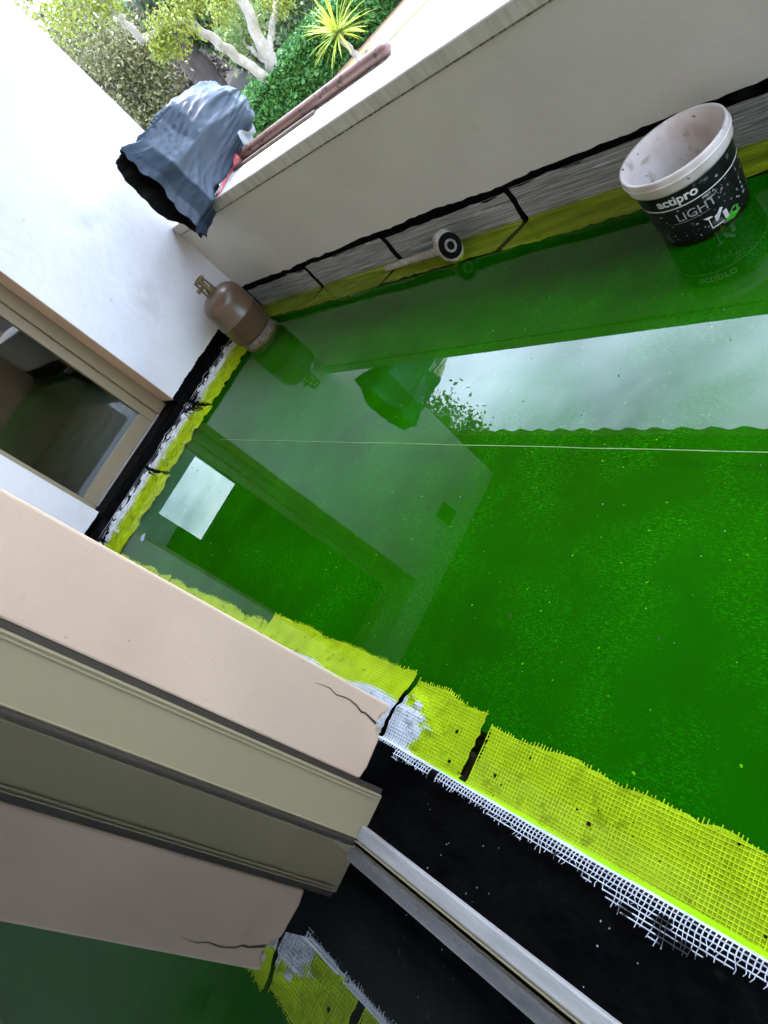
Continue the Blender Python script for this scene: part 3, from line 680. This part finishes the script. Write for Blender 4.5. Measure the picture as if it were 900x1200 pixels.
# ---------------------------------------------------------------- tube and lath lying on the coping
pl = empty('pole', (1.5, 2.545, .842), 'speckled red-brown tube lying along the parapet coping', 'pole')
pa, pb = Vector((.78, 2.553, .873)), Vector((2.30, 2.540, .873))
n = 18; ptsp = [pa + (pb - pa) * (i / n) for i in range(n + 1)]; ptsp += [pb + Vector((.012, 0, 0)), pb + Vector((.022, 0, 0)), pb + Vector((.027, 0, 0))]
MB().tube(ptsp, [.030] * (n + 1) + [.027, .018, .006], 20).build('tube', M['pole'], pl, smooth=True)
MB().tube([(.74, 2.44, .862), (.76, 2.49, .866), (.80, 2.54, .873)], [.014, .020, .033], 14).build('red_collar', M['red'], pl, smooth=True)
MB().tube([(.745, 2.45, .862), (.76, 2.36, .856), (.80, 2.27, .852), (.79, 2.235, .850)], [.013, .012, .010, .008], 8).build('red_handle', M['red'], pl, smooth=True)
tag(MB().box(.75, 1.72, 2.462, 2.482, .8425, .858).build('wooden_lath', M['lath'], bevel=.002), 'thin dark lath lying beside the red-brown tube', 'lath')

# ---------------------------------------------------------------- string, bubbles, flakes
r4 = random.Random(4)
tag(MB().tube([(.86 + i * .11, .985 - .013 * i / 40 * 1.0 + r4.uniform(-.0015, .0015) - .0006 * i, WZ + .0015) for i in range(60)], .0012, 6).build('string_line', M['string']), 'thin pale string lying straight across the green water', 'string')
mb = MB(); 
for k in range(9):
    q = r4.uniform(.006, .016); a = r4.uniform(0, 6.3); rr2 = r4.uniform(0, .03)
    mb.lathe([(q * math.cos(t), q * math.sin(t)) for t in (0, .4, .8, 1.2, 1.55)], 12, (.62 + rr2 * math.cos(a), .235 + rr2 * math.sin(a), WZ))
tag(mb.build('foam_bubbles', M['clear_bag'], smooth=True), 'small cluster of bubbles floating near the end wall', 'bubbles')
def flakes(name, n, fx, m, smin, smax, seed):
    r = random.Random(seed); mb = MB()
    for k in range(n):
        x, y, z = fx(r); s_ = r.uniform(smin, smax); a0 = r.uniform(0, 6.3); nn = r.choice((4, 5, 6))
        loop = [(x + s_ * r.uniform(.5, 1.2) * math.cos(a0 + 6.283 * i / nn), y + s_ * r.uniform(.5, 1.2) * math.sin(a0 + 6.283 * i / nn)) for i in range(nn)]
        mb.prism([(p[0], p[1], z) for p in loop], [(p[0], p[1], z + s_ * .35) for p in loop])
    o = mb.build(name, m); return tag(o, kind='stuff')
flakes('floating_debris', 90, lambda r: (r.uniform(.4, 5.4), r.uniform(.2, 2.0), WZ), M['bark_dark'], .0015, .006, 11)
flakes('pale_flecks', 170, lambda r: (.5 + 4.6 * r.random() ** .8, r.uniform(.16, 2.02), WZ), M['ink'], .0006, .0021, 12)
flakes('plaster_crumbs', 60, lambda r: (A + .10 + 1.1 * r.random(), min(-.125, max(-.29, r.gauss(-.23, .05))), LZ - .0005), M['ink_grey'], .0006, .0022, 13)
flakes('strip_dirt', 40, lambda r: (r.uniform(2.5, 5.0), r.uniform(-.06, .08), .0085), M['black'], .002, .0075, 14)

# ---------------------------------------------------------------- garden beyond the parapet
def leaves(c, rad, n, size, m, name, parent, seed, shell=.35, elong=1.7, droop=.0, clump=0, axes=None):
    r = np.random.default_rng(seed)
    d = r.normal(size=(n, 3)); d /= np.linalg.norm(d, axis=1)[:, None]
    q = r.random(n) ** (1 / 3); q = shell + (1 - shell) * q
    p = d * q[:, None]
    if clump:
        cc = r.normal(size=(clump, 3)); cc /= np.linalg.norm(cc, axis=1)[:, None]; cc *= (r.random(clump) ** .5)[:, None]
        k = r.integers(0, clump, n); p = cc[k] * .85 + r.normal(size=(n, 3)) * (.9 / clump ** .5)
    p = p * np.array(rad) + np.array(c)
    a = r.normal(size=(n, 3)); a[:, 2] -= droop; a /= np.linalg.norm(a, axis=1)[:, None]
    b = np.cross(a, r.normal(size=(n, 3))); b /= np.linalg.norm(b, axis=1)[:, None]
    s_ = size * (0.6 + .8 * r.random(n))[:, None]
    v = np.stack([p - a * s_ * elong * .5, p + b * s_ * .42 + a * s_ * .05, p + a * s_ * elong * .5, p - b * s_ * .42 + a * s_ * .05], 1).reshape(-1, 3)
    me = bpy.data.meshes.new(name); me.vertices.add(4 * n); me.vertices.foreach_set('co', v.ravel())
    me.loops.add(4 * n); me.loops.foreach_set('vertex_index', np.arange(4 * n, dtype=np.int32))
    me.polygons.add(n); me.polygons.foreach_set('loop_start', np.arange(0, 4 * n, 4, dtype=np.int32))
    me.update(calc_edges=True); me.validate(); me.materials.append(m)
    o = link(bpy.data.objects.new(name, me))
    if parent: o.parent = parent; o.matrix_parent_inverse = world_inv(parent); o['kind'] = 'stuff'
    return o
def limb(pts, r0, r1, seed, n=5):
    r = random.Random(seed); out = []; pts = [Vector(p) for p in pts]
    for a, b in zip(pts[:-1], pts[1:]):
        for k in range(n): out.append(a + (b - a) * k / n + Vector((r.uniform(-1, 1), r.uniform(-1, 1), r.uniform(-1, 1))) * (.02 + .02 * r0 * 5))
    out.append(pts[-1]); m = len(out) - 1
    return out, [r0 + (r1 - r0) * i / m for i in range(m + 1)]

# path and its clay edge in front of the hedge
tag(MB().add([(-6.2, 6.3, -.478), (-5.1, 6.6, -.478), (-1.2, 10.6, -.478), (.6, 14.5, -.478), (-1.4, 15.2, -.478), (-3.1, 10.9, -.478)], [(0, 1, 2, 3, 4, 5)]).build('garden_path', M['path'], fixn=False), kind='structure')
tag(MB().add([(-6.5, 6.5, -.486), (-6.1, 6.2, -.486), (-3.0, 10.8, -.486), (-1.3, 15.2, -.486), (-2.3, 15.4, -.486), (-4.0, 10.4, -.486)], [(0, 1, 2, 3, 4, 5)]).build('flower_bed', M['clay'], fixn=False), kind='structure')
tag(MB().add([(-5.2, 5.2, -.49), (14, 5.2, -.49), (14, 40, -.49), (1, 40, -.49), (-1.2, 12, -.49), (-5.3, 6.7, -.49)], [(0, 1, 2, 3, 4, 5)]).build('lawn', M['grass'], fixn=False), kind='structure')

# clipped hedge: dark core plus leaf skin
hd = empty('hedge', (-6, 9, -.5), 'clipped dark green hedge beside the garden path', 'hedge')
h0, h1 = Vector((-7.6, 6.9, 0)), Vector((-4.6, 10.7, 0)); hdir = (h1 - h0).normalized(); hn = Vector((-hdir.y, hdir.x, 0)); HL = (h1 - h0).length; HWd, HH = .85, .70
loop = lambda z, k: [(h0 + hn * HWd * s1 * k + hdir * t + Vector((0, 0, z))) for s1, t in ((-1, 0), (1, 0), (1, HL), (-1, HL))]
MB().prism(loop(-.5, .93), loop(-.5 + HH - .06, .93)).build('core', M['leaf_dark'], hd)
r = np.random.default_rng(5)
pts = []
for k in range(15000):
    t = r.random() * HL; f = r.random()
    bump_ = .05 * mnoise.noise(Vector((t * 2.2, f * 5, 0))) + .03 * mnoise.noise(Vector((t * 6, f * 15, 4)))
    if f < .45: u = r.uniform(-1, 1) * HWd; z = HH + bump_ + r.normal() * .02
    elif f < .9: u = -HWd - bump_ + r.normal() * .02; z = r.random() * HH
    else: u = HWd + bump_; z = r.random() * HH
    u2 = u                                         # the side towards the balcony carries most leaves
    pts.append(h0 + hn * u2 + hdir * t + Vector((0, 0, z - .5)))
pts = np.array([tuple(p) for p in pts])
def leaf_points(p, size, m, name, parent, seed, elong=1.5):
    o = leaves((0, 0, 0), (0, 0, 0), len(p), size, m, name, parent, seed, elong=elong)
    co = np.empty(len(o.data.vertices) * 3); o.data.vertices.foreach_get('co', co); co = co.reshape(-1, 4, 3) + p[:, None, :]
    o.data.vertices.foreach_set('co', co.ravel()); o.data.update(); return o
leaf_points(pts, .06, M['leaf_hedge'], 'leaf_skin', hd, 6)

# pale forked tree
B = lambda px, py, d: far(px, py, d)
tr = empty('forked_tree', (-6.0, 8.3, -.5), 'slender pale barked tree with forking branches behind the pole', 'tree')
base = Vector((-5.85, 8.0, -.5)); f1 = B(340, 110, 13.6); f2 = B(318, 75, 13.5)
mb = MB()
for k, (p, r0, r1) in enumerate([
    ([base, f1, f2, B(298, 35, 13.4), B(275, -15, 13.2), B(215, -120, 13.0), B(150, -260, 12.8)], .17, .07),
    ([B(345, 118, 13.6), B(300, 82, 13.4), B(262, 55, 13.2), B(232, 33, 13.1), B(210, 25, 13.0)], .11, .075),
    ([B(232, 33, 13.1), B(196, 30, 13.0), B(166, 46, 12.9), B(140, 20, 12.7), B(112, -8, 12.6), B(40, -80, 12.4), B(-40, -200, 12.2)], .075, .05),
    ([B(316, 75, 13.5), B(318, 40, 13.7), B(326, 0, 13.9), B(330, -80, 14), B(300, -200, 14)], .085, .04),
    ([B(319, 78, 13.5), B(300, 62, 13.6), B(287, 52, 13.7), B(284, 35, 13.8)], .05, .03),
    ([base + Vector((.15, .2, 0)), B(352, 118, 13.5), B(338, 100, 13.5)], .12, .06)]):
    q, rr = limb(p, r0 * .78, r1 * .78, 30 + k); mb.tube(q, rr, 10)
mb.build('trunk', M['bark_pale'], tr, smooth=True)
yl = [((202, 32), 12.9, .36, 340), ((193, 60), 12.9, .22, 160), ((215, 10), 13, .3, 250), ((72, 8), 12.5, .55, 420), ((112, -10), 12.6, .35, 200), ((288, 20), 13.8, .34, 260), ((275, 50), 13.7, .25, 160), ((328, 2), 13.9, .3, 260), ((262, 5), 13.5, .3, 200)]
for k, ((a, b), d, rad, n) in enumerate(yl): leaves(B(a, b, d), (rad, rad, rad), int(n * 2.6), .040, M['leaf_yellow'] if k not in (5, 6) else M['leaf_mid'], 'leaf_spray', tr, 50 + k, shell=0, droop=.7, clump=9)
# high crown, out of frame above but mirrored in the water
for k, (az, el, d, rad, n) in enumerate([(-65, 27, 12, 1.5, 5000), (-62.2, 31, 11.5, .7, 2200), (-63.5, 36, 11, 1.1, 3000), (-68, 40, 11, 1.8, 3000), (-63, 23, 13, 1.3, 4000), (-68, 18, 13, 2.0, 4000)]):
    c_ = CAM + Vector((math.sin(R_(az)) * d, math.cos(R_(az)) * d, math.tan(R_(el)) * d))
    leaves(c_, (rad, rad, rad * .8), n, .065, M['leaf_mid'], 'crown', tr, 80 + k, shell=0, clump=30)

# spiky plant
sp = empty('spiky_plant', tuple(B(420, 95, 13.0)), 'yellow-green spiky rosette plant on a pale stem before the hedge', 'plant')
spc = B(396, 38, 12.6); mb = MB(); r = random.Random(8)
for k in range(95):
    a = r.uniform(0, 6.283); e = math.asin(r.uniform(-.55, 1)); l = r.uniform(.45, .66); d0 = Vector((math.cos(a) * math.cos(e), math.sin(a) * math.cos(e), math.sin(e)))
    sd_ = d0.cross(Vector((0, 0, 1))).normalized(); p = spc.copy(); P = []
    for i in range(5):
        t = i / 4; wv = .021 * (1 - t) ** .6 + .001; P.append([p - sd_ * wv, p + Vector((0, 0, -.004)), p + sd_ * wv]); p = p + (d0 + Vector((0, 0, -.45 * t * t))).normalized() * l / 4
    mb.grid(P)
mb.build('blades', M['leaf_spike'], sp, fixn=False)
q, rr = limb([Vector((spc.x + .10, spc.y - .05, -.5)), spc - Vector((0, 0, .35)), spc], .05, .04, 3); mb = MB().tube(q, rr, 8)
q, rr = limb([Vector((spc.x + .14, spc.y - .05, -.5)), B(430, 55, 12.5)], .03, .02, 4); mb.tube(q, rr, 8); mb.build('stem', M['bark_pale'], sp, smooth=True)

# dark leaning trunk and undergrowth behind
dt = empty('dark_tree', tuple(B(262, 118, 20)), 'thick dark tree trunk rising behind the hedge', 'tree')
q, rr = limb([B(275, 135, 20), B(245, 95, 20), B(212, 55, 20), B(150, -30, 20), B(60, -150, 20)], .36, .22, 9); MB().tube(q, rr, 12).build('trunk', M['bark_dark'], dt, smooth=True)
for k, (a, b, rad, n) in enumerate([(235, 5, 1.1, 900), (255, -25, 1.2, 800), (350, 5, 1.0, 600), (180, -40, 1.5, 900)]): leaves(B(a, b, 20.5), (rad,) * 3, n, .16, M['leaf_dark'], 'crown', dt, 100 + k, shell=0, clump=16)
def bush(label, px, py, d, rad, n, m, size, seed, squash=1.0, tw=True):
    c_ = B(px, py, d); gz = -.5 + max(0, min(1, (d - 17) / 30)) * 2.4
    o = empty('shrub', (c_.x, c_.y, gz), label, 'shrub')
    leaves(c_, (rad, rad, rad * squash), n, size, M[m], 'foliage', o, seed, shell=.1, clump=int(14 + rad * 8))
    mb = MB(); r = random.Random(seed)
    for k in range(7):
        e = c_ + Vector((r.uniform(-.8, .8), r.uniform(-.8, .8), r.uniform(-.3, .7))) * rad
        q, rr = limb([Vector((c_.x + r.uniform(-.1, .1), c_.y + r.uniform(-.1, .1), gz - .1)), (Vector((c_.x, c_.y, (c_.z + gz) / 2)) + e) * .5, e], .03, .012, seed + k); mb.tube(q, rr, 6)
    mb.build('stems', M['bark_dark'], o)
    return o
bush('dense olive-yellow bush growing close to the white wall edge', 152, 88, 16.0, .95, 7600, 'leaf_olive', .052, 201, 1.25)
bush('low dry olive bush under the olive-yellow bush', 165, 140, 15.5, .75, 3600, 'leaf_olive', .05, 202)
bush('straggly dry bush below the yellow foliage', 95, 60, 18.0, 1.25, 5200, 'leaf_olive', .055, 203)
bush('dark evergreen bush between the forked branches', 232, 12, 22.0, 1.3, 2600, 'leaf_dark', .10, 204)
bush('pale green bush beside the forked tree trunk', 285, 40, 17.0, .65, 1500, 'leaf_mid', .07, 205)
bush('brown twiggy thicket under the dark trunk', 215, 110, 23.0, 1.5, 3200, 'brown_scrub', .085, 206, .8)
bush('brown twiggy thicket behind the hedge', 255, 95, 25.0, 1.6, 3200, 'brown_scrub', .085, 207, .7)
bush('dark shrub behind the hedge near the spiky plant', 345, 25, 19.0, 1.0, 1800, 'leaf_dark', .09, 208)
# distant wood closing the view
wd_ = None
r = np.random.default_rng(77); pts = []
for k in range(26000):
    az = R_(r.uniform(-80, -22)); d = r.uniform(27, 38); hgt = 1.0 + 6.5 * r.random() ** 1.3 * (.7 + .5 * mnoise.noise(Vector((az * 9, 2, 0))))
    pts.append((CAM.x + math.sin(az) * d, math.cos(az) * d, .2 + hgt + mnoise.noise(Vector((az * 40, d * .4, hgt))) * .8 - 1.0))
o = leaf_points(np.array(pts), .24, M['leaf_dark'], 'far_wood', None, 78); tag(o, kind='stuff')
r = np.random.default_rng(79); pts = []
for k in range(9000):
    az = R_(r.uniform(-80, -30)); d = r.uniform(24, 33); pts.append((CAM.x + math.sin(az) * d, math.cos(az) * d, r.uniform(-.2, 5.5)))
o = leaf_points(np.array(pts), .15, M['brown_scrub'], 'wood_edge_scrub', None, 80); tag(o, kind='stuff')
